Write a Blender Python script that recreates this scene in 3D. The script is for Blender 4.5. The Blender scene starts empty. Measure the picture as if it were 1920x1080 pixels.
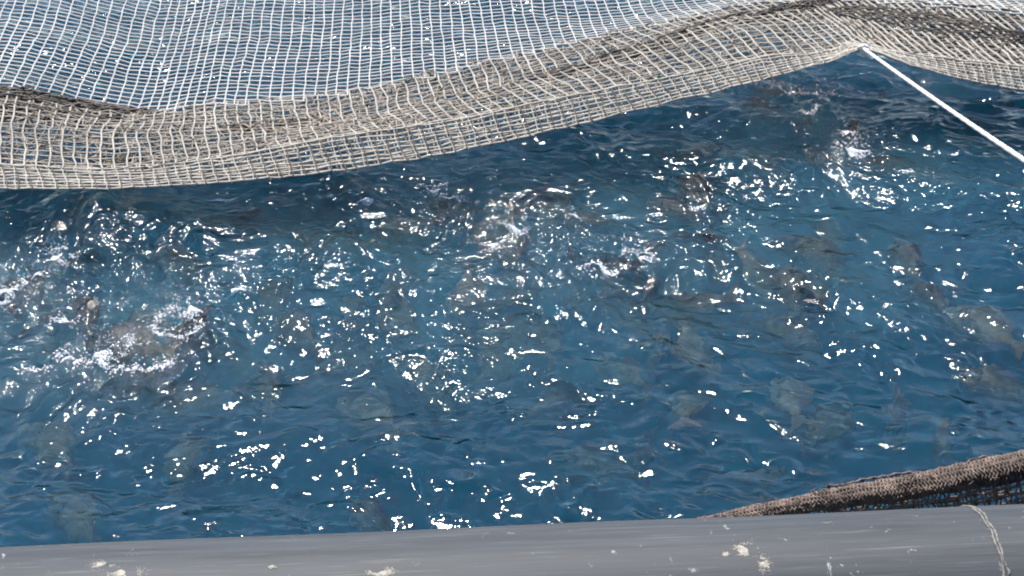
import bpy, math, random
import numpy as np
from mathutils import Vector, Matrix, noise as mnoise

# ------------------------------------------------------------------ camera, sky, sun, exposure
SC = bpy.context.scene
COL = SC.collection
R = math.radians
FPX, PITCH, CAMH = 2501.0, 31.0, 2.6          # focal length in photo pixels, tilt down, eye height above the water

cam_d = bpy.data.cameras.new('camera')
cam_d.sensor_width = 36.0
cam_d.lens = 36.0 * FPX / 1920.0
cam_d.clip_start, cam_d.clip_end = 0.05, 3000.0
cam = bpy.data.objects.new('camera', cam_d)
COL.objects.link(cam)
cam.location = (0, 0, CAMH)
cam.rotation_euler = (R(90 - PITCH), 0, 0)
SC.camera = cam

SUN_EL, SUN_AZ = 74.0, -28.0                    # azimuth from +Y, positive to the right
world = bpy.data.worlds.new('World')
SC.world = world
world.use_nodes = True
wt = world.node_tree
wt.nodes.clear()
w_out = wt.nodes.new('ShaderNodeOutputWorld')
w_bg = wt.nodes.new('ShaderNodeBackground')
w_sky = wt.nodes.new('ShaderNodeTexSky')
w_sky.sky_type = 'NISHITA'
w_sky.sun_disc = False
w_sky.sun_elevation = R(SUN_EL)
w_sky.sun_rotation = R(SUN_AZ)
w_sky.air_density = 1.0
w_sky.dust_density = 0.4
w_sky.ozone_density = 2.5
w_bg.inputs['Strength'].default_value = 0.135
wt.links.new(w_sky.outputs[0], w_bg.inputs[0])
wt.links.new(w_bg.outputs[0], w_out.inputs[0])

sun_d = bpy.data.lights.new('sun', 'SUN')
sun_d.energy = 4.5
sun_d.angle = R(0.5)
sun_d.color = (1.0, 0.95, 0.88)
sun = bpy.data.objects.new('sun', sun_d)
COL.objects.link(sun)
az, el = R(SUN_AZ), R(SUN_EL)
sun_dir = Vector((math.sin(az) * math.cos(el), math.cos(az) * math.cos(el), math.sin(el)))
sun.rotation_euler = sun_dir.to_track_quat('Z', 'Y').to_euler()
sun.location = (0, 10, 10)

SC.view_settings.view_transform = 'Standard'
SC.view_settings.look = 'None'
SC.view_settings.gamma = 1.0
SC.view_settings.use_curve_mapping = False
SC.view_settings.exposure = 1.05
cy = SC.cycles
cy.max_bounces = 8
cy.diffuse_bounces = 2
cy.glossy_bounces = 2
cy.transmission_bounces = 4
cy.volume_bounces = 2
cy.transparent_max_bounces = 12
cy.sample_clamp_direct = 0
cy.sample_clamp_indirect = 4
cy.caustics_reflective = False
cy.caustics_refractive = False
cy.use_denoising = True
cy.use_adaptive_sampling = False
cy.filter_width = 2.0

# ------------------------------------------------------------------ helpers
rnd = random.Random(7)
nrs = np.random.RandomState(11)
ROT = Matrix.Rotation(R(90 - PITCH), 3, 'X')


def ray(px, py):
    return (ROT @ Vector(((px - 960) / FPX, (540 - py) / FPX, -1.0))).normalized()


def at_y(px, py, Y):
    """The point of the world seen at a photo pixel, Y metres in front."""
    d = ray(px, py)
    return Vector((0, 0, CAMH)) + d * (Y / d.y)


def at_z(px, py, z):
    d = ray(px, py)
    return Vector((0, 0, CAMH)) + d * ((z - CAMH) / d.z)


def link(name, me, m=None, parent=None, **props):
    o = bpy.data.objects.new(name, me)
    COL.objects.link(o)
    if m is not None and me is not None and not me.materials:
        me.materials.append(m)
    if parent is not None:
        o.parent = parent
    for k, v in props.items():
        o[k] = v
    return o


def mesh(name, vs, fs, smooth=True):
    me = bpy.data.meshes.new(name)
    me.from_pydata([tuple(v) for v in vs], [], fs)
    if smooth:
        me.polygons.foreach_set('use_smooth', [True] * len(me.polygons))
    me.update()
    return me


class Tubes:
    """Collects polyline tubes, knots and blobs into one mesh."""
    def __init__(self):
        self.v, self.f = [], []

    def tube(self, pts, r, n=5, cap=False):
        pts = [Vector(p) for p in pts]
        if len(pts) < 2:
            return
        base = len(self.v)
        ref = Vector((0.13, 0.21, 1)).normalized()
        m = len(pts)
        for i, p in enumerate(pts):
            t = (pts[min(i + 1, m - 1)] - pts[max(i - 1, 0)])
            if t.length < 1e-9:
                t = Vector((1, 0, 0))
            t.normalize()
            a = t.cross(ref)
            if a.length < 1e-3:
                a = t.cross(Vector((0, 1, 0)))
            a.normalize()
            b = t.cross(a)
            rr = r(i) if callable(r) else r
            for k in range(n):
                q = 2 * math.pi * k / n
                self.v.append(p + (a * math.cos(q) + b * math.sin(q)) * rr)
        for i in range(m - 1):
            for k in range(n):
                k2 = (k + 1) % n
                self.f.append((base + i * n + k, base + i * n + k2, base + (i + 1) * n + k2, base + (i + 1) * n + k))
        if cap:
            self.f.append(tuple(base + k for k in range(n))[::-1])
            self.f.append(tuple(base + (m - 1) * n + k for k in range(n)))

    def knot(self, p, r):
        b = len(self.v)
        for d in ((1, 0, 0), (-1, 0, 0), (0, 1, 0), (0, -1, 0), (0, 0, 1), (0, 0, -1)):
            self.v.append(Vector(p) + Vector(d) * r)
        for f in ((0, 2, 4), (2, 1, 4), (1, 3, 4), (3, 0, 4), (2, 0, 5), (1, 2, 5), (3, 1, 5), (0, 3, 5)):
            self.f.append(tuple(b + i for i in f))

    def build(self, name, m, parent=None, **props):
        return link(name, mesh(name, self.v, self.f), m, parent, **props)


class NT:
    """Small node-tree helper."""
    def __init__(self, name):
        self.m = bpy.data.materials.new(name)
        self.m.use_nodes = True
        self.t = self.m.node_tree
        self.t.nodes.clear()
        self.out = self.t.nodes.new('ShaderNodeOutputMaterial')

    def n(self, kind, **kw):
        nd = self.t.nodes.new(kind)
        for k, v in kw.items():
            if k.startswith('i_'):
                key = k[2:]
                nd.inputs[int(key) if key.isdigit() else key.replace('_', ' ')].default_value = v
            else:
                setattr(nd, k, v)
        return nd

    def l(self, a, b):
        self.t.links.new(a, b)

    def ramp(self, fac, stops):
        r = self.n('ShaderNodeValToRGB')
        e = r.color_ramp.elements
        while len(e) > 1:
            e.remove(e[-1])
        for i, (p, c) in enumerate(stops):
            q = e[0] if i == 0 else e.new(p)
            q.position = p
            q.color = c if len(c) == 4 else (*c, 1)
        self.l(fac, r.inputs[0])
        return r.outputs[0]

    def noise(self, scale, detail=4, rough=0.55, vec=None, dist=0.0):
        nd = self.n('ShaderNodeTexNoise')
        nd.inputs['Scale'].default_value = scale
        nd.inputs['Detail'].default_value = detail
        nd.inputs['Roughness'].default_value = rough
        nd.inputs['Distortion'].default_value = dist
        if vec is not None:
            self.l(vec, nd.inputs['Vector'])
        return nd.outputs['Fac']


# ------------------------------------------------------------------ the water
# where the fish churn the surface: photo pixel, strength, radius in metres
CHURN = [(30, 545, 1.0, .22), (110, 490, .9, .16), (165, 640, 1.0, .20), (250, 660, .9, .18), (335, 610, 1.0, .16),
         (430, 545, .8, .14), (210, 520, .6, .2), (620, 505, .7, .16), (690, 385, .6, .14), (590, 650, .3, .14),
         (830, 690, .6, .13), (870, 360, .6, .17), (950, 450, .9, .20), (920, 405, .6, .2), (1000, 480, .5, .2),
         (1100, 480, .8, .16), (1200, 470, .9, .15), (1130, 570, .5, .13), (1310, 370, .7, .15), (1360, 390, .5, .12),
         (1440, 165, 1.0, .16), (1510, 195, .9, .18), (1600, 275, 1.1, .15), (1700, 325, .6, .2), (1610, 140, .6, .12),
         (1300, 450, .5, .14), (1385, 445, .5, .12), (1690, 480, .5, .12), (1520, 530, .4, .16), (1730, 560, .4, .12),
         (450, 420, .4, .2), (300, 420, .4, .2), (530, 480, .5, .12), (1040, 400, .4, .14), (160, 590, .5, .12),
         (1460, 330, .4, .2), (750, 560, .25, .2), (870, 610, .25, .2), (60, 680, .5, .12), (1850, 620, .35, .2)]
CH = [(at_z(px, py, 0), s, r) for px, py, s, r in CHURN]

WV = []
_g = random.Random(3)
for i in range(26):                              # wind wavelets, crests lying across the view
    lam = 0.16 * (1.165 ** i) * 0.6
    a = R(90 + _g.gauss(-12, 34))
    k = 2 * math.pi / lam
    amp = 0.075 / k * (1.0 if lam < 0.25 else 1.35 if lam < 1.0 else 0.6)
    WV.append((k * math.cos(a), k * math.sin(a), amp, _g.uniform(0, 6.28)))
for i in range(22):                              # short confused chop in every direction
    lam = _g.uniform(0.06, 0.22)
    a = _g.uniform(0, 6.28)
    k = 2 * math.pi / lam
    WV.append((k * math.cos(a), k * math.sin(a), 0.062 / k, _g.uniform(0, 6.28)))
N_LONG = 26


def sines(x, y, seed, lam0, n, gain=0.7):
    g = random.Random(seed)
    s = np.zeros_like(x)
    for i in range(n):
        lam = lam0 * g.uniform(0.6, 1.6)
        a = g.uniform(0, 6.28)
        k = 2 * math.pi / lam
        s += np.sin(x * k * math.cos(a) + y * k * math.sin(a) + g.uniform(0, 6.28))
    return s / math.sqrt(n)


def churn_mask(x, y):
    m = np.zeros_like(x)
    for p, s, r in CH:
        d2 = (x - p.x) ** 2 + ((y - p.y) * 0.8) ** 2
        m += s * np.exp(-d2 / (2 * (r * 1.1) ** 2))
    return np.minimum(m, 1.6)


def band_mask(x, y):
    """The broad stretch where the whole shoal keeps the surface rough."""
    m = np.zeros_like(x)
    for px, py in ((100, 560), (300, 600), (480, 480), (700, 430), (900, 470), (1100, 440), (1300, 380), (1500, 300), (1650, 280), (800, 600)):
        p = at_z(px, py, 0)
        m += 0.10 * np.exp(-(((x - p.x) / 0.42) ** 2 + ((y - p.y) / 0.40) ** 2))
    return np.minimum(m, 0.5)


def height(x, y):
    x = np.asarray(x, float)
    y = np.asarray(y, float)
    far = np.clip(1.0 - (np.hypot(x, y) - 9) / 14.0, 0.0, 1.0)
    wx = x + 0.06 * sines(x, y, 5, 0.8, 6) + 0.010 * sines(x, y, 8, 0.22, 8)
    wy = y + 0.06 * sines(x, y, 6, 0.8, 6) + 0.010 * sines(x, y, 9, 0.22, 8)
    h = np.zeros_like(x)
    for i, (kx, ky, a, p) in enumerate(WV):
        ph = wx * kx + wy * ky + p
        s = np.sin(ph)
        if i < N_LONG:
            s = 1.0 - 2.0 * np.abs(np.sin(ph * 0.5)) ** 1.3 if i % 3 == 0 else s
        h += a * s
    patch = 0.75 + 0.35 * sines(x, y, 21, 1.6, 5)
    m = churn_mask(x, y)
    h = h * np.clip(patch, 0.65, 1.5) * (0.74 + 0.08 * np.minimum(m, 1))
    h += m * (0.005 * sines(wx, wy, 31, 0.10, 12) + 0.0032 * sines(wx, wy, 33, 0.05, 10))
    for j, (p, s, r) in enumerate(CH):           # a hump and rings where a fish breaks the surface
        d = np.sqrt((wx - p.x) ** 2 + (wy - p.y) ** 2)
        ring = np.cos(d * (2 * math.pi / (0.075 + 0.012 * (j % 4))) + j) * np.exp(-((d - r * .7) / (r * .75)) ** 2)
        h += s * 0.0060 * ring
        h += s * 0.020 * np.exp(-(d / (r * 0.5)) ** 2)
    return h * far


def graded(lo, hi, f0, f1, step, grow=1.16):
    c = list(np.arange(f0, f1 + 1e-9, step))
    s = step
    while c[-1] < hi:
        s *= grow
        c.append(c[-1] + s)
    s = step
    c = c[::-1]
    while c[-1] > lo:
        s *= grow
        c.append(c[-1] - s)
    return np.array(c[::-1])


gx = graded(-900, 900, -3.1, 3.1, 0.0105)
gy = graded(-120, 1500, 2.35, 7.9, 0.0105)
XX, YY = np.meshgrid(gx, gy)
ZZ = height(XX, YY)
nx, ny = len(gx), len(gy)
co = np.stack([XX, YY, ZZ], -1).reshape(-1, 3)
idx = np.arange(nx * ny).reshape(ny, nx)
top = np.stack([idx[:-1, :-1], idx[:-1, 1:], idx[1:, 1:], idx[1:, :-1]], -1).reshape(-1, 4)
FLOOR = -9.0
border = np.concatenate([idx[0, :], idx[1:, -1], idx[-1, :-1][::-1], idx[1:-1, 0][::-1]])
nb = len(border)
low = co[border].copy()
low[:, 2] = FLOOR
bi = np.arange(nb) + len(co)
bn = np.roll(np.arange(nb), -1)
skirt = np.stack([border, bi, bi[bn], border[bn]], -1)
co2 = np.concatenate([co, low])
me = bpy.data.meshes.new('sea')
nq = len(top) + len(skirt)
loops = np.concatenate([top.ravel(), skirt.ravel(), bi[::-1]])
me.vertices.add(len(co2))
me.vertices.foreach_set('co', co2.astype(np.float32).ravel())
me.loops.add(len(loops))
me.loops.foreach_set('vertex_index', loops.astype(np.int32))
me.polygons.add(nq + 1)
me.polygons.foreach_set('loop_start', np.concatenate([np.arange(nq) * 4, [nq * 4]]).astype(np.int32))
me.polygons.foreach_set('loop_total', np.concatenate([np.full(nq, 4), [nb]]).astype(np.int32))
me.polygons.foreach_set('use_smooth', np.concatenate([np.ones(len(top), bool), np.zeros(nb + 1, bool)]))
me.update(calc_edges=True)
me.validate()
at_ = me.attributes.new('churn', 'FLOAT', 'POINT')
at_.data.foreach_set('value', np.concatenate([(churn_mask(XX, YY) + band_mask(XX, YY)).ravel(), np.zeros(nb)]).astype(np.float32))

M = NT('sea_water')
geo = M.n('ShaderNodeNewGeometry')
tc = M.n('ShaderNodeTexCoord')
mp = M.n('ShaderNodeMapping')
mp.inputs['Scale'].default_value = (1.0, 1.35, 1.0)
M.l(tc.outputs['Object'], mp.inputs['Vector'])
n1 = M.noise(19, 3, 0.55, mp.outputs[0], 0.6)
n2 = M.noise(100, 1, 0.4, mp.outputs[0], 0.3)
b1 = M.n('ShaderNodeBump', i_Strength=1.0, i_Distance=0.0036)
M.l(n1, b1.inputs['Height'])
rg = M.n('ShaderNodeTexNoise', noise_type='RIDGED_MULTIFRACTAL', normalize=False)
rg.inputs['Scale'].default_value = 5.0
rg.inputs['Detail'].default_value = 3
rg.inputs['Roughness'].default_value = 0.45
rg.inputs['Distortion'].default_value = 0.6
mp2 = M.n('ShaderNodeMapping')
mp2.inputs['Scale'].default_value = (0.85, 1.9, 1.0)
mp2.inputs['Rotation'].default_value = (0, 0, R(8))
M.l(tc.outputs['Object'], mp2.inputs['Vector'])
M.l(mp2.outputs[0], rg.inputs['Vector'])
b0 = M.n('ShaderNodeBump', i_Strength=1.0, i_Distance=0.021)
M.l(rg.outputs['Fac'], b0.inputs['Height'])
rg2 = M.n('ShaderNodeTexNoise', noise_type='RIDGED_MULTIFRACTAL', normalize=False)
rg2.inputs['Scale'].default_value = 10.5
rg2.inputs['Detail'].default_value = 2
rg2.inputs['Roughness'].default_value = 0.5
rg2.inputs['Distortion'].default_value = 0.9
M.l(mp.outputs[0], rg2.inputs['Vector'])
b00 = M.n('ShaderNodeBump', i_Strength=1.0, i_Distance=0.015)
M.l(rg2.outputs['Fac'], b00.inputs['Height'])
M.l(b0.outputs[0], b00.inputs['Normal'])
M.l(b00.outputs[0], b1.inputs['Normal'])
b2 = M.n('ShaderNodeBump', i_Strength=1.0, i_Distance=0.0007)
atn = M.n('ShaderNodeAttribute', attribute_name='churn')
amp = M.n('ShaderNodeMath', operation='MULTIPLY_ADD')
amp.inputs[1].default_value = 0.0026
amp.inputs[2].default_value = 0.0007
M.l(atn.outputs['Fac'], amp.inputs[0])
M.l(amp.outputs[0], b2.inputs['Distance'])
M.l(n2, b2.inputs['Height'])
M.l(b1.outputs[0], b2.inputs['Normal'])
fr = M.n('ShaderNodeFresnel')
fr.inputs['IOR'].default_value = 1.58
M.l(b2.outputs[0], fr.inputs['Normal'])
gl = M.n('ShaderNodeBsdfGlossy', i_Roughness=0.078, distribution='BECKMANN')
M.l(b2.outputs[0], gl.inputs['Normal'])
tr = M.n('ShaderNodeBsdfTransparent')
rf = M.n('ShaderNodeBsdfRefraction', i_Roughness=0.0, i_IOR=1.33)
M.l(b2.outputs[0], rf.inputs['Normal'])
mix = M.n('ShaderNodeMixShader', i_0=0.86)
M.l(tr.outputs[0], mix.inputs[1])
M.l(rf.outputs[0], mix.inputs[2])
mx2 = M.n('ShaderNodeMixShader')
M.l(fr.outputs[0], mx2.inputs[0])
M.l(mix.outputs[0], mx2.inputs[1])
M.l(gl.outputs[0], mx2.inputs[2])
M.l(mx2.outputs[0], M.out.inputs['Surface'])
va = M.n('ShaderNodeVolumeAbsorption', i_Color=(0.08, 0.63, 0.75, 1), i_Density=3.3)
vs = M.n('ShaderNodeVolumeScatter', i_Color=(0.03, 0.63, 0.93, 1), i_Density=1.1, i_Anisotropy=0.2)
ad = M.n('ShaderNodeAddShader')
M.l(va.outputs[0], ad.inputs[0])
M.l(vs.outputs[0], ad.inputs[1])
M.l(ad.outputs[0], M.out.inputs['Volume'])
link('sea', me, M.m, kind='structure')
Mw = M.m

# ------------------------------------------------------------------ materials for nets, rope, pipe


def net_mat(name, c0, c1, sc=9, trans=0.25):
    N = NT(name)
    t = N.n('ShaderNodeTexCoord')
    f = N.noise(sc, 5, 0.65, t.outputs['Object'])
    c = N.ramp(f, [(0.32, c0), (0.66, c1)])
    d = N.n('ShaderNodeBsdfPrincipled', i_Roughness=0.6)
    N.l(c, d.inputs['Base Color'])
    bf = N.noise(420, 2, 0.5, t.outputs['Object'])
    bp = N.n('ShaderNodeBump', i_Strength=0.6, i_Distance=0.001)
    N.l(bf, bp.inputs['Height'])
    N.l(bp.outputs[0], d.inputs['Normal'])
    tl = N.n('ShaderNodeBsdfTranslucent')
    N.l(c, tl.inputs[0])
    m = N.n('ShaderNodeMixShader', i_0=trans)
    N.l(d.outputs[0], m.inputs[1])
    N.l(tl.outputs[0], m.inputs[2])
    N.l(m.outputs[0], N.out.inputs['Surface'])
    return N.m


M_white = net_mat('white_twine', (0.42, 0.415, 0.39), (0.63, 0.62, 0.58), 5, 0.35)
M_tan = net_mat('weathered_tan_twine', (0.36, 0.325, 0.27), (0.60, 0.555, 0.475), 7, 0.4)
M_brown = net_mat('brown_fouled_twine', (0.16, 0.13, 0.10), (0.46, 0.40, 0.33), 14, 0.3)
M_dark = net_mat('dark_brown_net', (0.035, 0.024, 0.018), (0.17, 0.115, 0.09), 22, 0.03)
M_roll = net_mat('brown_rolled_net', (0.030, 0.020, 0.015), (0.215, 0.155, 0.122), 34, 0.05)
M_shade = net_mat('shade_dark_netting', (0.012, 0.009, 0.006), (0.085, 0.065, 0.045), 26, 0.0)  # near-black twine colour that stands in for shade
M_rope = net_mat('white_rope', (0.66, 0.60, 0.52), (0.84, 0.81, 0.76), 30, 0.15)

# ------------------------------------------------------------------ bird net
# control columns (one twine each): photo pixels of hem, hem top, fold valley, fold top, top of frame, and how many meshes to the next
CC = [
    ((-330, 345), (-330, 290), (-330, 215), (-300, 130), (-235, -5), 8),
    ((-150, 350), (-150, 300), (-140, 225), (-120, 150), (-55, -5), 7),
    ((10, 353), (0, 308), (0, 235), (18, 166), (92, -5), 9),
    ((225, 351), (215, 316), (215, 248), (237, 209), (300, -5), 9),
    ((430, 340), (415, 295), (405, 243), (400, 192), (440, -5), 9),
    ((640, 318), (620, 258), (600, 232), (590, 178), (608, -5), 9),
    ((850, 284), (830, 228), (795, 195), (775, 145), (768, -5), 9),
    ((1060, 238), (1040, 185), (985, 150), (960, 102), (940, -5), 10),
    ((1300, 180), (1275, 140), (1220, 95), (1160, 58), (1135, -5), 8),
    ((1460, 140), (1440, 105), (1385, 52), (1325, 20), (1290, -25), 5),
    ((1560, 113), (1548, 96), (1490, 45), (1420, 2), (1380, -50), 4),
    ((1620, 92), (1606, 80), (1560, 42), (1498, 0), (1440, -60), 5),
    ((1690, 116), (1678, 96), (1622, 48), (1548, -5), (1490, -60), 6),
    ((1800, 146), (1786, 110), (1728, 62), (1640, 0), (1590, -60), 7),
    ((1920, 169), (1908, 122), (1855, 76), (1765, 8), (1705, -60), 8),
    ((2060, 190), (2050, 140), (2000, 95), (1910, 20), (1850, -50), 8),
    ((2220, 200), (2210, 150), (2160, 105), (2070, 30), (2000, -40), 0),
]


def catmull(p0, p1, p2, p3, t):
    return 0.5 * ((2 * p1) + (-p0 + p2) * t + (2 * p0 - 5 * p1 + 4 * p2 - p3) * t * t + (-p0 + 3 * p1 - 3 * p2 + p3) * t * t * t)


COLS = []                                       # per twine: 5 control pixels as arrays
for i in range(len(CC) - 1):
    q = [np.array(CC[max(0, min(len(CC) - 1, i + d))][:5], float) for d in (-1, 0, 1, 2)]
    for k in range(CC[i][5]):
        COLS.append(catmull(*q, k / CC[i][5]))
NCOL = len(COLS)
# distance of the hem from the viewer along the net, and how far behind it hem top, valley and fold top lie
ROFF = [-0.10, 0.03, 0.30, 0.64]


def rowy(P, j):
    return float(np.interp(P[0][0], [-300, 10, 430, 850, 1300, 1620, 1920, 2200], [4.91, 4.93, 5.00, 5.22, 5.68, 6.0, 5.80, 5.85])) + ROFF[j]




def col_point(c, v, wig=0.0):
    """c: column (float), v: 0 hem .. 1 hem top .. 2 valley .. 3 fold top .. 4 top of frame .. beyond. World point."""
    i = min(max(int(c), 0), NCOL - 2)
    f = c - i
    P = COLS[i] * (1 - f) + COLS[i + 1] * f
    if v <= 3:
        j = min(int(v), 2)
        t = v - j
        px, py = P[j] * (1 - t) + P[j + 1] * t
        # soften the corners of the folds
        if j > 0 and t < 0.25:
            w = (0.25 - t) * 0.5
            px, py = np.array([px, py]) * (1 - w) + (P[j - 1] * 0.25 + P[j] * 0.75) * w
        Y = rowy(P, j) * (1 - t) + rowy(P, j + 1) * t
        return at_y(px, py, Y)
    # the sheet runs on, nearly level, from the fold top through the pixel at the top of the frame
    a = at_y(P[3][0], P[3][1], rowy(P, 3))
    zb = a.z - 0.03
    e = ray(P[4][0], P[4][1])
    s = (zb - CAMH) / e.z if e.z < -0.02 else 9
    b = Vector((0, 0, CAMH)) + e * min(s, 9.0)
    # above 10, v - 10 is the distance from the viewer at which the twine is wanted
    t = (v - 10 - a.y) / max(0.15, b.y - a.y) if v >= 10 else v - 3
    p = a.lerp(b, t) if abs(b.y - a.y) > 0.15 else a + Vector(((b.x - a.x), 0.15, b.z - a.z)) * t
    p.z -= 0.04 * math.sin(min(max(t, 0), 1.5) / 1.5 * math.pi)
    return p


def nz(a, b, s=0):
    return mnoise.noise(Vector((a, b, s * 7.3)))


bird_net = link('bird_net', None, label='large whitish square mesh bird net sagging over the water with a tan folded hem', category='net')
bird_net.location = at_y(640, 318, 5.0)
bird_net.empty_display_size = 0.2
INV = Matrix.Translation(-bird_net.location)


def loc(p):
    return INV @ p


def sheet(rows, wig, r_col, r_row, name, m, off=(0, 0, 0), jag=0.0, seed=0, cols=None, knots=True, label=None, cshift=0.0, keep=None):
    T = Tubes()
    P = {}
    cl = list(cols or range(NCOL))
    for c in cl:
        for j, v in enumerate(rows):
            if keep and not keep(c, v):
                continue
            cc = c + cshift + wig * 0.30 * nz(c * 0.35, v * 2.2, seed) + wig * 0.10 * nz(c * 3.1, v * 9, seed + 1)
            dv = wig * 0.05 * nz(c * 0.9, v * 5, seed + 2)
            p = col_point(min(max(cc, 0), NCOL - 1.01), v + dv)
            j3 = Vector((nz(c * 1.7, v * 13, seed + 3), nz(c * 1.7, v * 13, seed + 4), nz(c * 1.7, v * 13, seed + 5)))
            P[c, j] = loc(p + Vector(off) + j3 * jag)
    def runs(keys):
        run = []
        for k in keys:
            if k in P:
                run.append(P[k])
            elif run:
                yield run
                run = []
        if run:
            yield run
    if r_col:
        for c in cl:
            for q in runs([(c, j) for j in range(len(rows))]):
                T.tube(q, r_col, 5)
    if r_row:
        for j in range(len(rows)):
            for q in runs([(c, j) for c in cl]):
                T.tube(q, r_row, 4)
    if knots:
        for p in P.values():
            T.knot(p, (r_col or r_row) * 1.7)
    o = T.build(name, m, bird_net)
    o['kind'] = 'stuff'
    if label:
        o['label'] = label
    return o


M_weed = net_mat('dried_weed', (0.05, 0.045, 0.02), (0.20, 0.16, 0.09), 60, 0.2)
PEAK = sum(c[5] for c in CC[:11])
NC_L, NC_R = range(0, PEAK + 1), range(PEAK, NCOL)
M_hem = net_mat('pale_hem_twine', (0.36, 0.33, 0.28), (0.62, 0.57, 0.49), 30, 0.4)
YTOP = {c: rowy(COLS[c], 3) for c in range(NCOL)}
sheet([10 + 5.4 + i * 0.056 for i in range(0, 62)], 0.55, 0.0040, 0.0036, 'mesh_sheet', M_white, jag=0.005, seed=1, label='clean white open mesh',
      keep=lambda c, v: v - 10 > YTOP[c] - 0.06)
sheet([1 + i * 0.14 for i in range(0, 15)], 1.0, 0.0046, 0.0026, 'fold', M_tan, jag=0.006, seed=2, cols=NC_L, label='tan gathered fold above the hem')
sheet([1 + i * 0.2 for i in range(0, 14)], 1.0, 0.0058, 0.0016, 'fold', M_tan, jag=0.008, seed=42, cols=NC_R, label='brownish fold right of the rope')
HEM = [0, 0.13, 0.27, 0.41, 0.55, 0.70, 0.85, 1.0]
sheet(HEM, 0.9, 0.0028, 0.0040, 'hem', M_hem, jag=0.006, seed=3, knots=False, label='pale cords of the hem strip')
sheet([0, 0.05, 0.4, 0.72, 1.0], 0.9, 0.0030, 0, 'hem_tie', M_shade, off=(0, -0.012, 0), jag=0.006, seed=4, cshift=0.3, knots=True, label='dark upright twines of the hem strip')  # coloured dark for the shaded front of the hem
sheet(HEM, 1.4, 0.0036, 0.0030, 'hem_lining', M_hem, off=(0, 0.022, -0.004), jag=0.014, seed=6, cshift=0.75, knots=False)
# crumpled netting gathered under the fold
for s in range(2):
    rows = [0.9 + i * (2.1 / 22) for i in range(0, 22)]
    sheet(rows, 3.0, 0.0028, 0.0024, 'gathered_netting', M_brown, off=(0.0, 0.04 + 0.035 * s, -0.012 - 0.012 * s), jag=0.05, seed=10 + s * 5, knots=False, cshift=0.37 * s)
# tight bunches of netting coloured near black as the shadow in the fold hollows
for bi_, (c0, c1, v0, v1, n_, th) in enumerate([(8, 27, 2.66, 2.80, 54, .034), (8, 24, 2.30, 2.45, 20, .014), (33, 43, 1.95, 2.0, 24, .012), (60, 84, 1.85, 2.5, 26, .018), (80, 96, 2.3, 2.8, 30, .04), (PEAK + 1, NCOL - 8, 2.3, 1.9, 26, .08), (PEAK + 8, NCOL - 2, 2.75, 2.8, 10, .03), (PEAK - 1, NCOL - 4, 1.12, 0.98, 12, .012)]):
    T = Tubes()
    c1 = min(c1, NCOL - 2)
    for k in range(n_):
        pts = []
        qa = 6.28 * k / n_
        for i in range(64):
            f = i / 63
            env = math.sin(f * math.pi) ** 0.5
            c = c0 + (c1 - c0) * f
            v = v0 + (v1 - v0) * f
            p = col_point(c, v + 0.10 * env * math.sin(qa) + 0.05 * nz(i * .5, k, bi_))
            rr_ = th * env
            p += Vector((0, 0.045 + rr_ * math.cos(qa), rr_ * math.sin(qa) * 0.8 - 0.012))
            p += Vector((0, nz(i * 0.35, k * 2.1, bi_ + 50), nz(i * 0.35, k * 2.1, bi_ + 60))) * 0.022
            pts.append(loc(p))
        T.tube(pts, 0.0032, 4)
    T.build('fold_shade_netting', M_shade, bird_net, kind='stuff')

T = Tubes()
gw = random.Random(5)
for i in range(90):                              # shreds of weed and loose yarn ends caught in the fold
    p0 = col_point(gw.uniform(6, NCOL - 8), gw.uniform(0.9, 3.0))
    for k in range(gw.randint(2, 5)):
        pts = [loc(p0)]
        for q in range(4):
            pts.append(pts[-1] + Vector((gw.gauss(0, .012), gw.gauss(-.003, .006), gw.gauss(-.004, .008))))
        T.tube(pts, 0.0022, 4)
T.build('weed_shreds', M_weed, bird_net, kind='stuff')

# ------------------------------------------------------------------ taut white rope
T = Tubes()
a = at_y(1619, 91, 5.89)
b = at_z(1925, 289, 1.05)
end = b + (b - a) * 0.9
N = 240
ax = (end - a).normalized()
u = ax.cross(Vector((0, 0, 1))).normalized()
w = ax.cross(u)
L = (end - a).length
rope = link('rope', None, label='taut bright white rope running from the net corner to the right edge', category='rope')
rope.location = a
for k in range(3):
    pts = []
    for i in range(N + 1):
        s = i / N
        q = 2 * math.pi * (s * L / 0.085) + k * 2.0944
        c = (end - a) * s + Vector((0, 0, -0.02 * math.sin(s * math.pi)))
        pts.append(c + (u * math.cos(q) + w * math.sin(q)) * 0.0036)
    S = Tubes()
    S.tube(pts, 0.0047, 7, cap=True)
    S.build('strand', M_rope, rope)
K = Tubes()                                       # the turns that lash it to the hem
for k in range(5):
    pts = [Vector((0.006 * k - 0.012, 0, 0)) + u * 0.015 * math.cos(t) + w * 0.013 * math.sin(t) for t in np.linspace(0, 6.5, 13)]
    K.tube(pts, 0.004, 6)
for k in range(4):
    cc_ = Vector((0, 0, 0.004 * k - 0.01))
    pts = [cc_ + Vector((0.02 * math.cos(t + k), 0.012 * math.sin(t * 2 + k), 0.016 * math.sin(t))) for t in np.linspace(0, 6.28, 14)]
    K.tube(pts, 0.0055, 6)
K.build('lashing', M_rope, rope)

# ------------------------------------------------------------------ grey plastic pipe
PR = 0.135
PZ = 1.02


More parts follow.
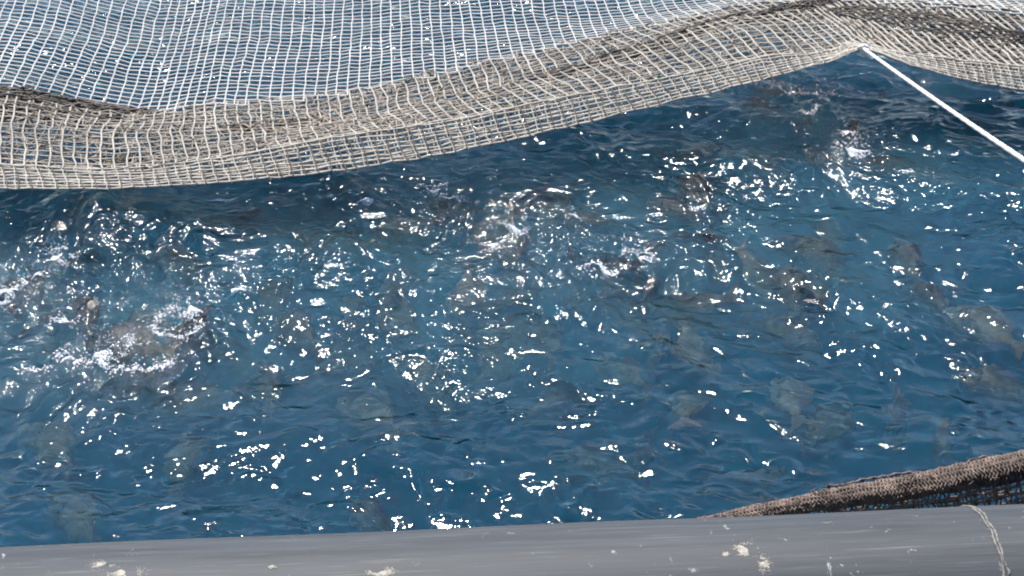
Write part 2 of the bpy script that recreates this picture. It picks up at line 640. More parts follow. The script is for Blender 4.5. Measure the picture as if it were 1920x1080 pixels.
def pipe_axis(px, py):
    """Axis point whose upper silhouette is at the pixel, the axis lying at height PZ."""
    lo, hi = 0.8, 3.5
    d = ray(px, py)
    for _ in range(50):
        mid = (lo + hi) / 2
        # distance from axis point (x, mid, PZ) to ray in the plane across the pipe
        dx, dy = mid, PZ - CAMH
        n = Vector((d.y, d.z)).normalized()
        dist = dy * n.x - dx * n.y               # + when the axis is above the ray
        if -dist > PR:
            lo = mid
        else:
            hi = mid
    Y = (lo + hi) / 2
    t = (PZ - CAMH) / d.z
    return Vector((d.x * t, Y, PZ))


pa, pb = pipe_axis(0, 1029), pipe_axis(1920, 943)
dirp = (pb - pa).normalized()
pc = (pa + pb) / 2
HALF = 3.2
N = NT('grey_plastic_pipe')
tc = N.n('ShaderNodeTexCoord')
m1 = N.n('ShaderNodeMapping')
m1.inputs['Scale'].default_value = (1.2, 30, 30)
N.l(tc.outputs['Object'], m1.inputs[0])
streak = N.noise(2.2, 6, 0.65, m1.outputs[0])
m3 = N.n('ShaderNodeMapping')
m3.inputs['Scale'].default_value = (3, 150, 150)
N.l(tc.outputs['Object'], m3.inputs[0])
fine = N.noise(2.0, 3, 0.6, m3.outputs[0])
base = N.ramp(streak, [(0.3, (0.024, 0.026, 0.028)), (0.7, (0.050, 0.053, 0.057))])
scr = N.ramp(fine, [(0.60, (0, 0, 0)), (0.75, (1, 1, 1))])
mA = N.n('ShaderNodeMixRGB')
mA.inputs[2].default_value = (0.14, 0.14, 0.135, 1)
mS = N.n('ShaderNodeMath', operation='MULTIPLY')
mS.inputs[1].default_value = 0.55
N.l(scr, mS.inputs[0])
N.l(mS.outputs[0], mA.inputs[0])
N.l(base, mA.inputs[1])
# salt and dirt specks
sp = N.noise(38, 5, 0.7, tc.outputs['Object'], 0.6)
spm = N.ramp(sp, [(0.645, (0, 0, 0)), (0.70, (1, 1, 1))])
bl = N.noise(3.2, 4, 0.6, tc.outputs['Object'])
blm = N.ramp(bl, [(0.42, (0, 0, 0)), (0.6, (1, 1, 1))])
mm = N.n('ShaderNodeMath', operation='MULTIPLY')
N.l(spm, mm.inputs[0])
N.l(blm, mm.inputs[1])
mB = N.n('ShaderNodeMixRGB')
mB.inputs[2].default_value = (0.30, 0.295, 0.28, 1)
N.l(mm.outputs[0], mB.inputs[0])
N.l(mA.outputs[0], mB.inputs[1])
pr = N.n('ShaderNodeBsdfPrincipled')
pr.inputs['Specular IOR Level'].default_value = 0.36
N.l(mB.outputs[0], pr.inputs['Base Color'])
rr = N.n('ShaderNodeMapRange')
rr.inputs['To Min'].default_value = 0.58
rr.inputs['To Max'].default_value = 0.7
N.l(streak, rr.inputs[0])
N.l(rr.outputs[0], pr.inputs['Roughness'])
bp = N.n('ShaderNodeBump', i_Strength=0.5, i_Distance=0.0006)
N.l(fine, bp.inputs['Height'])
N.l(bp.outputs[0], pr.inputs['Normal'])
N.l(pr.outputs[0], N.out.inputs['Surface'])
M_pipe = N.m

pipe = link('pipe', None, label='thick grey plastic pipe with pale dirt and scratches along the bottom', category='pipe')
pipe.location = pc
pipe.rotation_euler = (0, 0, math.atan2(dirp.y, dirp.x))
bpy.context.view_layer.update()
PW = pipe.matrix_world.inverted()
V, F = [], []
NS, NR = 96, 110
for i in range(NS + 1):
    x = -HALF + 2 * HALF * i / NS
    for k in range(NR):
        q = 2 * math.pi * k / NR
        r = PR * (1 + 0.003 * math.sin(3 * q + x * 1.1)) + 0.0008 * math.sin(x * 9 + q)
        V.append((x, r * math.cos(q), r * math.sin(q)))
for i in range(NS):
    for k in range(NR):
        k2 = (k + 1) % NR
        F.append((i * NR + k, (i + 1) * NR + k, (i + 1) * NR + k2, i * NR + k2))
F.append(tuple(range(NR)))
F.append(tuple(NS * NR + k for k in range(NR))[::-1])
link('body', mesh('pipe_body', V, F), M_pipe, pipe)


def pipe_local(px, py):
    """Where a photo pixel hits the pipe, in the pipe's own coordinates (x, angle)."""
    o = PW @ Vector((0, 0, CAMH))
    d = (PW.to_3x3() @ ray(px, py)).normalized()
    A = d.y ** 2 + d.z ** 2
    B = 2 * (o.y * d.y + o.z * d.z)
    C = o.y ** 2 + o.z ** 2 - PR ** 2
    D = B * B - 4 * A * C
    if D < 0:
        D = 0
    t = (-B - math.sqrt(D)) / (2 * A)
    p = o + d * t
    return p.x, math.atan2(p.z, p.y)


M_bead = net_mat('pale_weld_and_dirt', (0.04, 0.04, 0.038), (0.20, 0.185, 0.155), 110, 0.0)
# the pale weld bead round the pipe: two lips of squeezed plastic
bx, _ = pipe_local(1862, 1000)
for side in (-1, 1):
    T = Tubes()
    pts = []
    for k in range(181):
        q = 2 * math.pi * k / 180
        rr_ = PR + 0.001
        x = bx + side * 0.0028 + 0.004 * mnoise.noise(Vector((math.cos(q) * 6, math.sin(q) * 6, side))) + 0.0018 * mnoise.noise(Vector((math.cos(q) * 30, math.sin(q) * 30, side)))
        pts.append((x, rr_ * math.cos(q), rr_ * math.sin(q)))
    T.tube(pts, lambda i: 0.0010 + 0.0022 * (0.5 + mnoise.noise(Vector((i * 0.6, side * 3, 0)))), 6)
    T.build('weld_bead', M_bead, pipe)


M_dirt = net_mat('dried_cream_dirt', (0.16, 0.15, 0.125), (0.33, 0.30, 0.24), 160, 0.0)


def blotch(px, py, rx, ry, seed, n=170):
    n = int(n * 2.6)
    x0, q0 = pipe_local(px, py)
    T = Tubes()
    g = random.Random(seed)
    for i in range(n):
        a_, r_ = g.uniform(0, 6.28), abs(g.gauss(0, 0.5))
        ddx = math.cos(a_) * r_ * rx
        ddq = math.sin(a_) * r_ * ry / PR
        if mnoise.noise(Vector((ddx * 45, ddq * 12, seed))) < -0.05:
            continue
        x, q = x0 + ddx + 0.35 * ddq * rx, q0 + ddq
        s = g.uniform(0.0005, 0.0024) * (1.25 - min(r_, 1))
        b0 = len(T.v)
        nn = 7
        cen = Vector((x, (PR + 0.0012) * math.cos(q), (PR + 0.0012) * math.sin(q)))
        T.v.append(cen)
        for k in range(nn):
            t = 6.283 * k / nn
            s2 = s * g.uniform(0.6, 1.3)
            T.v.append(Vector((x + s2 * math.cos(t), (PR - 0.0006) * math.cos(q + s2 * math.sin(t) / PR), (PR - 0.0006) * math.sin(q + s2 * math.sin(t) / PR))))
        for k in range(nn):
            T.f.append((b0, b0 + 1 + k, b0 + 1 + (k + 1) % nn))
    T.build('dirt_patch', M_dirt, pipe, kind='stuff')


blotch(1398, 1030, 0.026, 0.020, 1, 420)
blotch(1432, 1056, 0.018, 0.026, 5, 110)
blotch(1362, 1040, 0.010, 0.008, 6, 60)
blotch(190, 1060, 0.026, 0.014, 2, 330)
blotch(232, 1073, 0.045, 0.016, 7, 330)
blotch(715, 1074, 0.04, 0.014, 3, 260)
blotch(510, 1062, 0.012, 0.006, 4, 40)
blotch(1880, 1062, 0.012, 0.02, 8, 120)

# ------------------------------------------------------------------ brown net rolled over the pipe, lower right
cage_net = link('cage_net', None, label='dark brown knotted net rolled into a bundle behind the right end of the pipe', category='net')


def roll_axis(t):
    """t 0 at the left tip (hidden behind the pipe), 1 at the right edge of the frame, 1.5 beyond."""
    px = 1270 + 650 * t
    py = 992 - 104 * t - 24 * t * t - 6 * math.sin(t * 5.0)
    return at_y(px, py, 2.13 + 0.02 * t)


def roll_r(t):
    return max(0.004, 0.024 * min(1.0, 0.30 + 0.75 * t))


cage_net.location = roll_axis(0.7)
IC = Matrix.Translation(-cage_net.location)


def roll_pt(t, q, extra=0.0):
    c = roll_axis(t)
    d = (roll_axis(t + 0.01) - roll_axis(t - 0.01)).normalized()
    a_ = d.cross(Vector((0, 0, 1))).normalized()     # towards the viewer
    b_ = a_.cross(d).normalized()
    if b_.z < 0:
        b_ = -b_
    r = roll_r(t) * (1 + 0.30 * mnoise.noise(Vector((t * 11, math.cos(q), math.sin(q)))) + 0.12 * mnoise.noise(Vector((t * 34, math.cos(q) * 2, math.sin(q) * 2)))) + extra
    return IC @ (c + a_ * math.cos(q) * r * 0.9 + b_ * math.sin(q) * r)


V, F = [], []
NS, NR = 150, 28
for i in range(NS + 1):
    t = -0.05 + 1.6 * i / NS
    for k in range(NR):
        q = 6.28318 * k / NR
        V.append(roll_pt(t, q, 0.0012 * mnoise.noise(Vector((t * 60, q * 5, 3)))))
for i in range(NS):
    for k in range(NR):
        k2 = (k + 1) % NR
        F.append((i * NR + k, i * NR + k2, (i + 1) * NR + k2, (i + 1) * NR + k))
link('bundle', mesh('bundle', V, F), M_dark, cage_net)
# wound layers of netting: twisted twines in a slanting lattice on the bundle
for lay in range(3):
    T = Tubes()
    nu = 150
    nq_ = 14
    for k in range(nq_):
        pts = []
        for i in range(nu * 2):
            t = -0.05 + 1.6 * (i + 0.5 * mnoise.noise(Vector((i * .9, k, lay)))) / (nu * 2)
            q = 6.28318 * k / nq_ + 0.4 * lay + 0.20 * (1 if i % 2 else -1) + 0.25 * mnoise.noise(Vector((t * 12, k, lay)))
            pts.append(roll_pt(t, q, 0.0015 + 0.0018 * lay + 0.005 * mnoise.noise(Vector((i * 0.7, k, lay)))))
        T.tube(pts, lambda i: 0.0016 if i % 2 else 0.0026, 4)
    for i in range(nu):
        t = -0.05 + 1.6 * i / nu
        pts = [roll_pt(t + 0.006 * mnoise.noise(Vector((q * 1.5, i, lay))) + 0.004 * q, q, 0.0015 + 0.0018 * lay) for q in np.linspace(0.3 * lay, 0.3 * lay + 6.28, 15)]
        T.tube(pts, 0.0013, 4)
    T.build('netting_wrap', M_roll, cage_net, kind='stuff')

T = Tubes()
gr = random.Random(9)
for i in range(150):
    t = gr.uniform(0.05, 1.4)
    q = gr.uniform(0.2, 2.6)
    pts = [roll_pt(t, q, 0.004)]
    for k in range(3):
        pts.append(pts[-1] + Vector((gr.gauss(0, .006), gr.gauss(-.001, .004), gr.gauss(0.0015, .004))))
    T.tube(pts, 0.0009, 4)
T.build('loose_yarn', M_roll, cage_net, kind='stuff')

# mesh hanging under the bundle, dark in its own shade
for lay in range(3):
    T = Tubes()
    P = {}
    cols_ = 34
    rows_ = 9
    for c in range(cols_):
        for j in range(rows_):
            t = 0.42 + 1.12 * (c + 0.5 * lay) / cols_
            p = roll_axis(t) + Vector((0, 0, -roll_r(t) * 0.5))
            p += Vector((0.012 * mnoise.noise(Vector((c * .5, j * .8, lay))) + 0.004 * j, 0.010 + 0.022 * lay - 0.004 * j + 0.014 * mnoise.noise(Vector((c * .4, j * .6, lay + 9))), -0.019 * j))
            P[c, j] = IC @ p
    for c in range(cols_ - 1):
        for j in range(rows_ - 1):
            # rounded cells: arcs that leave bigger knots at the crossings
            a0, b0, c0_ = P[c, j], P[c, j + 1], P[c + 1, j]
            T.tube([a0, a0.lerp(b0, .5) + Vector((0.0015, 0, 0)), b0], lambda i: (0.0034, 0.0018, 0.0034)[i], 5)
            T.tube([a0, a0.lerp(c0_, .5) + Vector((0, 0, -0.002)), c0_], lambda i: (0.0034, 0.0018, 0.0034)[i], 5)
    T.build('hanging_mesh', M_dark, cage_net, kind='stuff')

# ------------------------------------------------------------------ fish
N = NT('fish_skin')
tc = N.n('ShaderNodeTexCoord')
sepx = N.n('ShaderNodeSeparateXYZ')
N.l(tc.outputs['Object'], sepx.inputs[0])
nf = N.noise(16, 4, 0.6, tc.outputs['Object'])
mh = N.n('ShaderNodeMapRange')
mh.inputs['From Min'].default_value = -0.06
mh.inputs['From Max'].default_value = 0.07
N.l(sepx.outputs['Z'], mh.inputs[0])
ad_ = N.n('ShaderNodeMath', operation='ADD')
sb = N.n('ShaderNodeMath', operation='MULTIPLY_ADD')
sb.inputs[1].default_value = 1.6
sb.inputs[2].default_value = -0.70
N.l(nf, sb.inputs[0])
N.l(mh.outputs[0], ad_.inputs[0])
N.l(sb.outputs[0], ad_.inputs[1])
cc = N.ramp(ad_.outputs[0], [(0.0, (0.62, 0.62, 0.52)), (0.42, (0.44, 0.42, 0.33)), (0.7, (0.28, 0.26, 0.20)), (1.0, (0.14, 0.13, 0.11))])
vo = N.n('ShaderNodeTexVoronoi')
vo.inputs['Scale'].default_value = 48
N.l(tc.outputs['Object'], vo.inputs['Vector'])
mv = N.n('ShaderNodeMixRGB', blend_type='MULTIPLY')
mv.inputs[0].default_value = 0.8
N.l(cc, mv.inputs[1])
vr = N.ramp(vo.outputs['Distance'], [(0.0, (1.25, 1.25, 1.25)), (0.7, (0.5, 0.5, 0.5))])  # scale pattern whose strong contrast also paints the caustic light dapple
N.l(vr, mv.inputs[2])
pf = N.n('ShaderNodeBsdfPrincipled', i_Roughness=0.6)
pf.inputs['Metallic'].default_value = 0.0
N.l(mv.outputs[0], pf.inputs['Base Color'])
bp = N.n('ShaderNodeBump', i_Strength=0.5, i_Distance=0.0015)
N.l(vo.outputs['Distance'], bp.inputs['Height'])
N.l(bp.outputs[0], pf.inputs['Normal'])
N.l(pf.outputs[0], N.out.inputs['Surface'])
M_fish = N.m


def plain(name, c, rough=0.5):
    Q = NT(name)
    t = Q.n('ShaderNodeTexCoord')
    f = Q.noise(40, 3, 0.6, t.outputs['Object'])
    cr = Q.ramp(f, [(0.3, tuple(v * 0.7 for v in c)), (0.7, c)])
    p = Q.n('ShaderNodeBsdfPrincipled', i_Roughness=rough)
    Q.l(cr, p.inputs['Base Color'])
    Q.l(p.outputs[0], Q.out.inputs['Surface'])
    return Q.m


M_fin = plain('fin_skin', (0.17, 0.155, 0.135), 0.5)
M_dk = plain('dark_gill_and_eye', (0.02, 0.02, 0.022), 0.25)

ST = [0, .03, .08, .16, .26, .38, .50, .62, .74, .84, .92, 1.0]
HT = [.004, .022, .040, .058, .070, .074, .069, .057, .040, .026, .017, .015]
CZ = [-.006, -.004, .0, .003, .005, .005, .004, .003, .001, 0, 0, 0]
WT = [.004, .013, .020, .026, .030, .031, .029, .024, .017, .011, .007, .005]
LEN = 0.30


def fish_variant(bend, phase):
    def cx(s, z, y=0.0):
        x = 0.17 - s * LEN
        off = bend * (math.sin(s * 3.4 + phase) - math.sin(0.3 * 3.4 + phase)) * (0.25 + 0.75 * s)
        return Vector((x, off + y, z))
    V, F = [], []
    K = 16
    for s, h, cz, w_ in zip(ST, HT, CZ, WT):
        for k in range(K):
            q = 6.28318 * k / K
            V.append(cx(s, cz + h * math.sin(q), w_ * math.cos(q) * (1 - 0.25 * abs(math.sin(q)))))
    for i in range(len(ST) - 1):
        for k in range(K):
            k2 = (k + 1) % K
            F.append((i * K + k, i * K + k2, (i + 1) * K + k2, (i + 1) * K + k))
    F.append(tuple(range(K))[::-1])
    F.append(tuple((len(ST) - 1) * K + k for k in range(K)))
    body = mesh('fish_body', V, F)

    def fin(outline, thick, yoff=0.0):
        vs_, fs_ = [], []
        n_ = len(outline)
        for sgn in (-1, 1):
            for s, z in outline:
                vs_.append(cx(s, z, sgn * thick + yoff))
        fs_.append(tuple(range(n_))[::-1])
        fs_.append(tuple(range(n_, 2 * n_)))
        for i in range(n_):
            j = (i + 1) % n_
            fs_.append((i, j, n_ + j, n_ + i))
        return mesh('fin', vs_, fs_, smooth=False)
    tail = fin([(0.97, .015), (1.05, .026), (1.14, .050), (1.22, .060), (1.16, .028), (1.11, .0), (1.16, -.028), (1.22, -.060), (1.14, -.050), (1.05, -.026), (0.97, -.015)], 0.0014)
    dors = fin([(0.24, .066), (0.27, .098), (0.31, .090), (0.34, .108), (0.39, .096), (0.43, .108), (0.49, .092), (0.55, .096), (0.62, .078), (0.70, .074), (0.80, .052), (0.84, .026), (0.6, .050), (0.4, .066)], 0.0013)
    anal = fin([(0.60, -.048), (0.64, -.074), (0.72, -.060), (0.80, -.044), (0.84, -.024)], 0.0012)
    fins = [('tail_fin', tail), ('dorsal_fin', dors), ('anal_fin', anal)]
    for sg in (-1, 1):
        vs_, fs_ = [], []
        root = cx(0.24, -0.018, sg * 0.026)
        pts = [(0, .008), (-.03, .014), (-.085, -.004), (-.075, -.018), (-.03, -.014), (0, -.008)]
        for th in (-0.001, 0.001):
            for dx, dz in pts:
                vs_.append(root + Vector((dx, sg * (0.004 - dx * 0.55) + th, dz)))
        n_ = len(pts)
        fs_ = [tuple(range(n_))[::-1], tuple(range(n_, 2 * n_))] + [(i, (i + 1) % n_, n_ + (i + 1) % n_, n_ + i) for i in range(n_)]
        fins.append(('pectoral_fin', mesh('pectoral_fin', vs_, fs_, smooth=False)))
    dark = []
    for sg in (-1, 1):
        e = Tubes()
        c0_ = cx(0.085, 0.012, sg * 0.0175)
        b0 = 0
        for a_ in range(1, 6):
            for k in range(10):
                q = 6.28318 * k / 10
                rr_ = 0.0085 * math.sin(a_ / 6 * math.pi)
                e.v.append(c0_ + Vector((rr_ * math.cos(q), 0.006 * math.cos(a_ / 6 * math.pi), rr_ * math.sin(q))))
        for a_ in range(4):
            for k in range(10):
                e.f.append((a_ * 10 + k, a_ * 10 + (k + 1) % 10, a_ * 10 + 10 + (k + 1) % 10, a_ * 10 + 10 + k))
        e.f.append(tuple(range(10)))
        e.f.append(tuple(range(40, 50))[::-1])
        dark.append(('eye', mesh('eye', e.v, e.f)))
        g_ = Tubes()
        g_.tube([cx(0.235, 0.040, sg * 0.0215), cx(0.250, 0.022, sg * 0.0285), cx(0.255, 0.0, sg * 0.0295), cx(0.245, -0.018, sg * 0.0278)],
                lambda i: (0.003, 0.0060, 0.0060, 0.003)[i], 7, cap=True)
        dark.append(('gill_patch', mesh('gill_patch', g_.v, g_.f)))
    body.materials.append(M_fish)
    for _, f_ in fins:
        f_.materials.append(M_fin)
    for _, f_ in dark:
        f_.materials.append(M_dk)
    return body, fins, dark


VAR = [fish_variant(0.0, 0), fish_variant(0.030, 0.3), fish_variant(-0.030, 0.3), fish_variant(0.045, 1.4), fish_variant(-0.045, 1.4)]


def add_fish(px, py, ang, depth, roll, pitch, scale, label, var, group='sea bream crowding the cage'):
    """ang: where the head points in the photo (degrees, 0 right, 90 up)."""
    p = at_z(px, py, -depth)
    h_ = at_z(px + 20 * math.cos(R(ang)), py - 20 * math.sin(R(ang)), -depth)
    d = h_ - p
    head = math.atan2(d.y, d.x)
    body, fins, dark = VAR[var % len(VAR)]
    top = depth * 0.7 + (0.026 if depth > 0.013 else -0.004)
    depth = top + scale * (0.082 * abs(math.cos(R(roll))) + 0.032 * abs(math.sin(R(roll))) + 0.10 * abs(math.sin(R(pitch))) * (depth > 0.03))
    p = at_z(px, py, -depth * 0.8)
    p.z = -depth
    root = link('fish', None, label=label, category='fish', group=group)
    if top < 0.012:
        p.z = float(height(p.x, p.y)) - depth
    root.location = p
    root.rotation_euler = (R(roll), R(-pitch), head)
    root.scale = (scale,) * 3
    link('body', body, None, root)
    for nme, m_ in fins + dark:
        link(nme, m_, None, root)
    return root


G = 'sea bream crowding the cage'
FISH = [
    # px, py, angle, depth, roll, pitch, scale, label
    (880, 405, 170, .030, -62, 4, 1.15, 'big grey fish with black gill bar just under the surface, nearest the net hem'),
    (1010, 375, -5, .045, 50, 2, 1.0, 'brownish fish facing right just behind the black gilled fish'),
    (1115, 415, 175, .050, -70, 0, 1.0, 'fish with a bright cream belly flash right of the black gilled fish'),
    (1535, 492, 135, .030, 55, 5, 1.0, 'dark backed fish curving upward in the right of the shoal'),
    (1500, 545, 110, .045, -75, 0, 1.0, 'pale bellied fish rolled over beneath the dark backed curving fish'),
    (1700, 500, 125, .020, 35, 6, .95, 'slim fish with bright snout, rightmost one breaking the surface'),
    (1745, 570, 140, .045, 30, 0, .85, 'small pinkish fish just below the bright snouted one at right'),
    (1850, 625, 150, .060, 70, 0, 1.1, 'pale green mottled fish in the dark swell near the right edge'),
    (1880, 728, 165, .080, 60, 0, .9, 'yellowish fish under the ripples low at the right edge'),
    (1480, 770, 120, .120, 70, 0, 1.0, 'pale blurred fish deep in the lower right water'),
    (1545, 815, 30, .140, -60, 0, .9, 'green dappled fish deep below the pale blurred one at lower right'),
    (1760, 835, 80, .110, 20, 0, .8, 'dark fish with yellow spot just above the rolled brown net'),
    (570, 640, 150, .018, 38, 3, .95, 'tan speckled fish back showing clear at the left centre'),
    (645, 490, 160, .035, 30, 0, 1.1, 'broad brown backed fish with dark flank left of the centre'),
    (740, 560, 100, .050, 55, 0, .9, 'silvery speckled fish upright between the two brown backed fish'),
    (655, 600, 70, .070, 50, 0, .8, 'yellow green fish deeper beside the tan speckled fish'),
    (930, 590, 20, .050, 45, 0, 1.1, 'large greyish violet fish under the middle of the shoal'),
    (1215, 555, 80, .050, 10, 0, .8, 'thin pinkish fish seen end on, swimming up alone at centre right'),
    (1210, 680, 50, .100, 25, 0, .95, 'green dappled fish heading up right in the dark centre water'),
    (1170, 725, 150, .110, 60, 0, .85, 'small green fish with one bright sparkle in the dark centre water'),
    (1020, 660, 130, .090, 60, 0, .9, 'pale green patterned fish heading left at the middle'),
    (1070, 745, -40, .060, 15, 0, .85, 'reddish headed fish pointing down right below the middle'),
    (1025, 775, 40, .110, 65, 0, .7, 'small blue green fish fanning beneath the reddish headed fish'),
    (800, 735, 120, .080, 60, 0, 1.1, 'greenish grey fish below the sparkle cluster at centre left'),
    (700, 800, 150, .100, 65, 0, 1.0, 'yellow green fish in the lower left centre water'),
    (500, 740, 95, .090, 45, 0, .9, 'blurred pale fish tail up in the lower left'),
    (280, 735, 175, .040, 30, 0, 1.0, 'brown backed fish left of the lower centre near the left splashes'),
    (375, 765, 190, .090, 50, 0, 1.0, 'dark violet fish just right of the lower brown back'),
    (60, 555, 190, .008, 20, 3, 1.0, 'fish back thrashing in white foam at the far left edge'),
    (180, 612, 140, .012, 25, 20, .9, 'dark snouted fish lifting its head out of the left splash'),
    (250, 650, 175, .012, 65, 0, 1.0, 'fish lying on its side in the left splash beside the dark snouted one'),
    (345, 620, 30, .012, 45, 8, .9, 'fish under a glassy dome of water at the left splash'),
    (150, 505, 20, .020, 20, 0, 1.0, 'fish back behind the far left foam'),
    (1590, 265, 60, .004, 25, 30, .9, 'fish jumping in a white splash near the rope, upper right'),
    (1545, 310, 150, .030, -60, 0, .95, 'pale sided fish with dark notch just left of the upper right splash'),
    (1450, 165, 170, .012, 30, 0, .9, 'fish throwing foam right beneath the net hem'),
    (1430, 230, 160, .040, 25, 0, 1.2, 'long brown back beneath the hem foam in the upper right'),
    (1290, 300, 10, .050, 70, 0, 1.0, 'pale green side of a fish between the hem and the centre'),
    (1440, 345, 140, .035, 20, 0, 1.1, 'fish back with dotted ridge running down right in the upper right'),
    (1320, 370, 155, .015, 20, 2, 1.1, 'fish back under a cluster of sparkles right of the centre'),
    (1300, 450, 0, .020, 30, 0, .9, 'reddish fish under sparkles below the centre right cluster'),
    (1680, 330, 170, .025, 30, 0, 1.0, 'brown fish back at the right in line with the upper right splash'),
    (1640, 195, 40, .020, 25, 0, .8, 'small dark fish nearest the rope in the upper right'),
    (1880, 185, 90, .060, 60, 0, .7, 'fan shaped fish tail right of the rope beneath the net'),
    (440, 430, 30, .040, 30, 0, 1.1, 'light brown back slanting under the left part of the net hem'),
    (330, 500, 160, .050, 50, 0, 1.0, 'grey fish under the sparkles between left foam and centre'),
    (510, 570, 95, .050, 60, 0, 1.1, 'wide grey green fish just behind the tan speckled fish'),
    (960, 480, 120, .030, 50, 0, 1.0, 'fish turning under the churned water at the centre'),
    (1190, 470, 15, .010, 40, 4, .9, 'fish stirring the frothy patch right of the centre'),
    (760, 440, 200, .060, 50, 0, 1.0, 'blurred grey fish left of the black gilled fish'),
    (100, 850, 130, .110, 60, 0, 1.0, 'greenish fish deep in the lower left corner water'),
    (340, 880, 60, .120, 60, 0, .9, 'olive fish deep above the pipe at the lower left'),
    (150, 1000, 140, .080, 50, 0, .8, 'pale brown fish close to the pipe at the far left'),
    (690, 990, 120, .070, 50, 0, .7, 'small orange tinted fish fin rising close to the pipe'),
    (1400, 920, 20, .160, 60, 0, .9, 'faint fish deep above the tip of the rolled brown net'),
]
for i, (px, py, an, dp, ro, pt, sc, lb) in enumerate(FISH):
    add_fish(px, py, an, dp, ro, pt, sc, lb, i)
g = random.Random(77)
for i in range(46):                              # the rest of the shoal, deeper and hard to tell apart
    px = g.uniform(-20, 1500) if i % 3 else g.uniform(200, 1900)
    py = g.uniform(370, 720) if i % 4 else g.uniform(250, 900)
    if py < 352 - max(0, px - 600) * 0.26 + 20:
        py += 150
    add_fish(px, py, g.uniform(0, 360), g.uniform(.03, .16), g.uniform(-75, 75), g.uniform(-12, 12), g.uniform(.85, 1.1),
             'blurred grey blue fish deep below the churned surface among the shoal', i, 'dim fish deeper in the shoal')

# ------------------------------------------------------------------ froth and flying drops
N = NT('froth')
tl = N.n('ShaderNodeBsdfPrincipled', i_Roughness=0.15)
tc = N.n('ShaderNodeTexCoord')
fo = N.ramp(N.noise(50, 3, 0.6, tc.outputs['Object']), [(0.3, (0.55, 0.58, 0.60)), (0.7, (0.85, 0.86, 0.86))])
N.l(fo, tl.inputs['Base Color'])
tp = N.n('ShaderNodeBsdfTransparent')
mf = N.n('ShaderNodeMixShader', i_0=0.75)
N.l(tp.outputs[0], mf.inputs[1])
N.l(tl.outputs[0], mf.inputs[2])
N.l(mf.outputs[0], N.out.inputs['Surface'])
M_froth = N.m

SPH = []
for a_ in range(5):
    for k in range(6):
        th = math.pi * (a_ + 0.0) / 4
        SPH.append((math.sin(th) * math.cos(k * 1.0472), math.sin(th) * math.sin(k * 1.0472), math.cos(th)))


def bubbles(sites, seed, name, lift=0.0, smin=.0010, smax=.0048, **props):
    g_ = np.random.RandomState(seed)
    V, F = [], []
    base = np.array([(0, 0, 1), (.894, 0, .447), (.276, .851, .447), (-.724, .526, .447), (-.724, -.526, .447), (.276, -.851, .447),
                     (.724, .526, -.447), (-.276, .851, -.447), (-.894, 0, -.447), (-.276, -.851, -.447), (.724, -.526, -.447), (0, 0, -1)])
    fc = [(0, 1, 2), (0, 2, 3), (0, 3, 4), (0, 4, 5), (0, 5, 1), (1, 6, 2), (2, 7, 3), (3, 8, 4), (4, 9, 5), (5, 10, 1),
          (6, 7, 2), (7, 8, 3), (8, 9, 4), (9, 10, 5), (10, 6, 1), (6, 11, 7), (7, 11, 8), (8, 11, 9), (9, 11, 10), (10, 11, 6)]
    fc = np.array(fc)
    vs_, fs_ = [], []
    cnt = 0
    for (px, py, rx, ry, n_, arc) in sites:
        c = at_z(px, py, 0)
        q0 = g_.uniform(0, 6.28)
        for i in range(int(n_ * 4.2)):
            if arc:
                q = q0 + g_.uniform(0, arc)
                rr_ = 1 + g_.normal(0, .10 + .22 * (i % 3 == 0))
            else:
                q = g_.uniform(0, 6.28)
                rr_ = abs(g_.normal(0, .5))
            x = c.x + math.cos(q) * rx * rr_
            y = c.y + math.sin(q) * ry * rr_
            if not arc and mnoise.noise(Vector((x * 22, y * 22, seed))) < -0.02:
                continue
            s = smin + (smax - smin) * g_.uniform(0, 1) ** 2.5
            z = float(height(x, y)) + s * 0.2 + (lift * g_.uniform(0, 1) ** 2 if lift else 0)
            vs_.append(base * s * np.array([1, 1, 0.8 if not lift else 1.1]) + np.array([x, y, z]))
            fs_.append(fc + cnt * 12)
            cnt += 1
    me_ = mesh(name, np.concatenate(vs_), [tuple(f) for f in np.concatenate(fs_)])
    return link(name, me_, M_froth, **props)


FO = [(15, 545, .11, .10, 420, 0), (60, 520, .12, .05, 160, 0), (105, 485, .09, .06, 240, 0), (130, 545, .1, .03, 90, 0), (60, 670, .06, .03, 120, 0),
      (180, 640, .13, .07, 140, 4.0), (250, 660, .12, .08, 160, 3.5), (335, 600, .09, .09, 130, 4.4), (360, 590, .05, .05, 130, 0), (190, 655, .06, .03, 130, 0),
      (440, 550, .08, .04, 110, 0), (120, 590, .08, .04, 90, 0), (620, 510, .09, .03, 60, 0), (690, 380, .05, .04, 50, 0),
      (1440, 162, .09, .07, 330, 0), (1475, 178, .1, .08, 60, 2.0), (1510, 205, .05, .07, 70, 2.6), (1600, 278, .08, .09, 380, 0), (1590, 250, .05, .04, 80, 0),
      (1200, 468, .09, .06, 260, 0), (1130, 490, .12, .05, 130, 0), (965, 430, .07, .10, 140, 0), (925, 450, .1, .08, 120, 0), (1085, 405, .04, .02, 60, 0),
      (1700, 325, .1, .05, 70, 0), (1310, 370, .11, .05, 70, 0), (835, 690, .06, .03, 60, 0), (870, 350, .14, .07, 80, 3.1), (1540, 170, .08, .05, 90, 0)]
bubbles(FO, 5, 'foam', kind='stuff', label='white froth and bubbles where the fish splash', category='foam')
DR = [(40, 540, .14, .12, 60, 0), (110, 490, .1, .08, 60, 0), (200, 640, .16, .1, 60, 0), (340, 600, .12, .1, 50, 0), (1600, 265, .1, .1, 70, 0),
      (1480, 180, .12, .08, 60, 0), (960, 430, .12, .1, 40, 0), (1170, 470, .12, .06, 40, 0)]
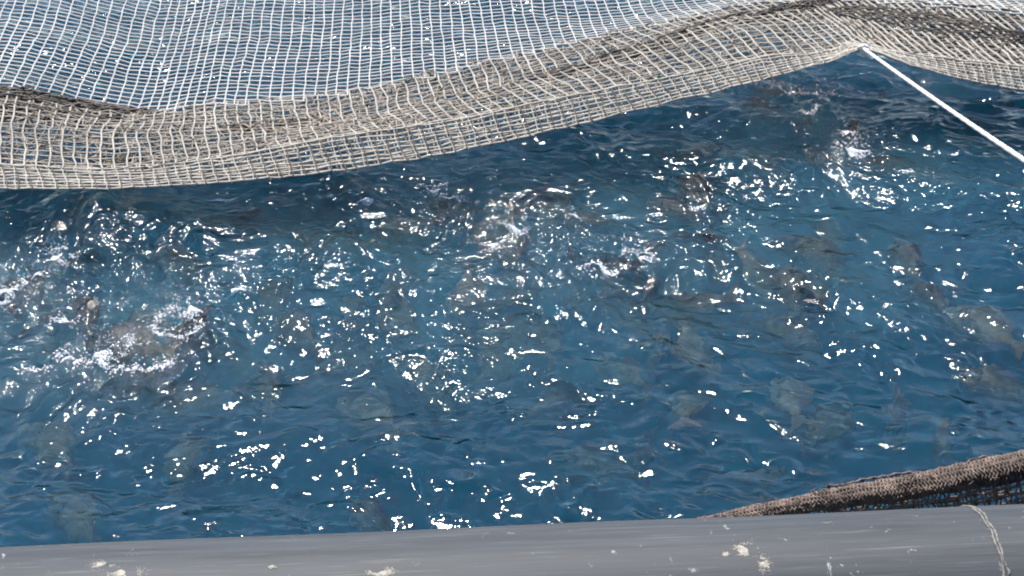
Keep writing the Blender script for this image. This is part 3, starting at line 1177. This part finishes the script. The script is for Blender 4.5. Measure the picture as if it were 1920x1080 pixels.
bubbles(DR, 6, 'spray_droplets', lift=0.10, smin=.001, smax=.003, kind='stuff', label='small water drops flying above the splashes', category='spray')

# ------------------------------------------------------------------ milky water full of fine bubbles stirred up by the shoal
N = NT('aerated_water')
sv = N.n('ShaderNodeVolumeScatter', i_Color=(0.80, 0.90, 0.95, 1), i_Density=1.5, i_Anisotropy=0.0)
N.l(sv.outputs[0], N.out.inputs['Volume'])
CL = [(60, 560, .5), (260, 620, .5), (200, 470, .55), (450, 480, .55), (430, 600, .45), (640, 520, .5), (700, 420, .5), (620, 620, .4), (880, 430, .6),
      (860, 570, .5), (1050, 450, .55), (1100, 350, .5), (1260, 420, .55), (1330, 300, .6), (1480, 300, .55), (1500, 420, .5), (1540, 200, .5), (1640, 320, .5),
      (1320, 230, .45), (300, 400, .45), (950, 330, .5), (600, 380, .45), (80, 420, .45), (1620, 500, .35), (1000, 610, .35), (1760, 280, .4)]
# one lens-shaped slab, thick where the shoal churns and thinning to nothing around it
ax_ = np.arange(-3.0, 2.6, 0.05)
ay_ = np.arange(3.0, 6.4, 0.05)
AX, AY = np.meshgrid(ax_, ay_)
TH = np.zeros_like(AX)
for px, py, rad in CL:
    c = at_z(px, py, 0)
    TH += np.exp(-(((AX - c.x) / rad) ** 2 + ((AY - c.y) / (rad * 0.8)) ** 2) * 1.6)
TH = np.minimum(TH, 1.3) * (0.75 + 0.45 * sines(AX, AY, 61, 0.45, 8) + 0.2 * sines(AX, AY, 62, 0.18, 8))
TH = 0.001 + 0.20 * np.clip(TH, 0, 1.3)
TOPZ = -0.12 - 0.015 * sines(AX, AY, 63, 0.6, 5)
na, nb_ = AX.shape
V = np.concatenate([np.stack([AX, AY, TOPZ], -1).reshape(-1, 3), np.stack([AX, AY, TOPZ - TH], -1).reshape(-1, 3)])
ii = np.arange(na * nb_).reshape(na, nb_)
o_ = na * nb_
F = [tuple(q) for q in np.stack([ii[:-1, :-1], ii[:-1, 1:], ii[1:, 1:], ii[1:, :-1]], -1).reshape(-1, 4)]
F += [(a_ + o_, d_ + o_, c_ + o_, b_ + o_) for a_, b_, c_, d_ in F]
ring = list(ii[0, :]) + list(ii[1:, -1]) + list(ii[-1, :-1][::-1]) + list(ii[1:-1, 0][::-1])
for a_, b_ in zip(ring, ring[1:] + ring[:1]):
    F.append((a_, a_ + o_, b_ + o_, b_))
F = [tuple(int(q) for q in f) for f in F]
link('aerated_water', mesh('aerated_water', V, F), N.m, kind='stuff', label='milky cloud of fine bubbles under the churned surface', category='bubbles')
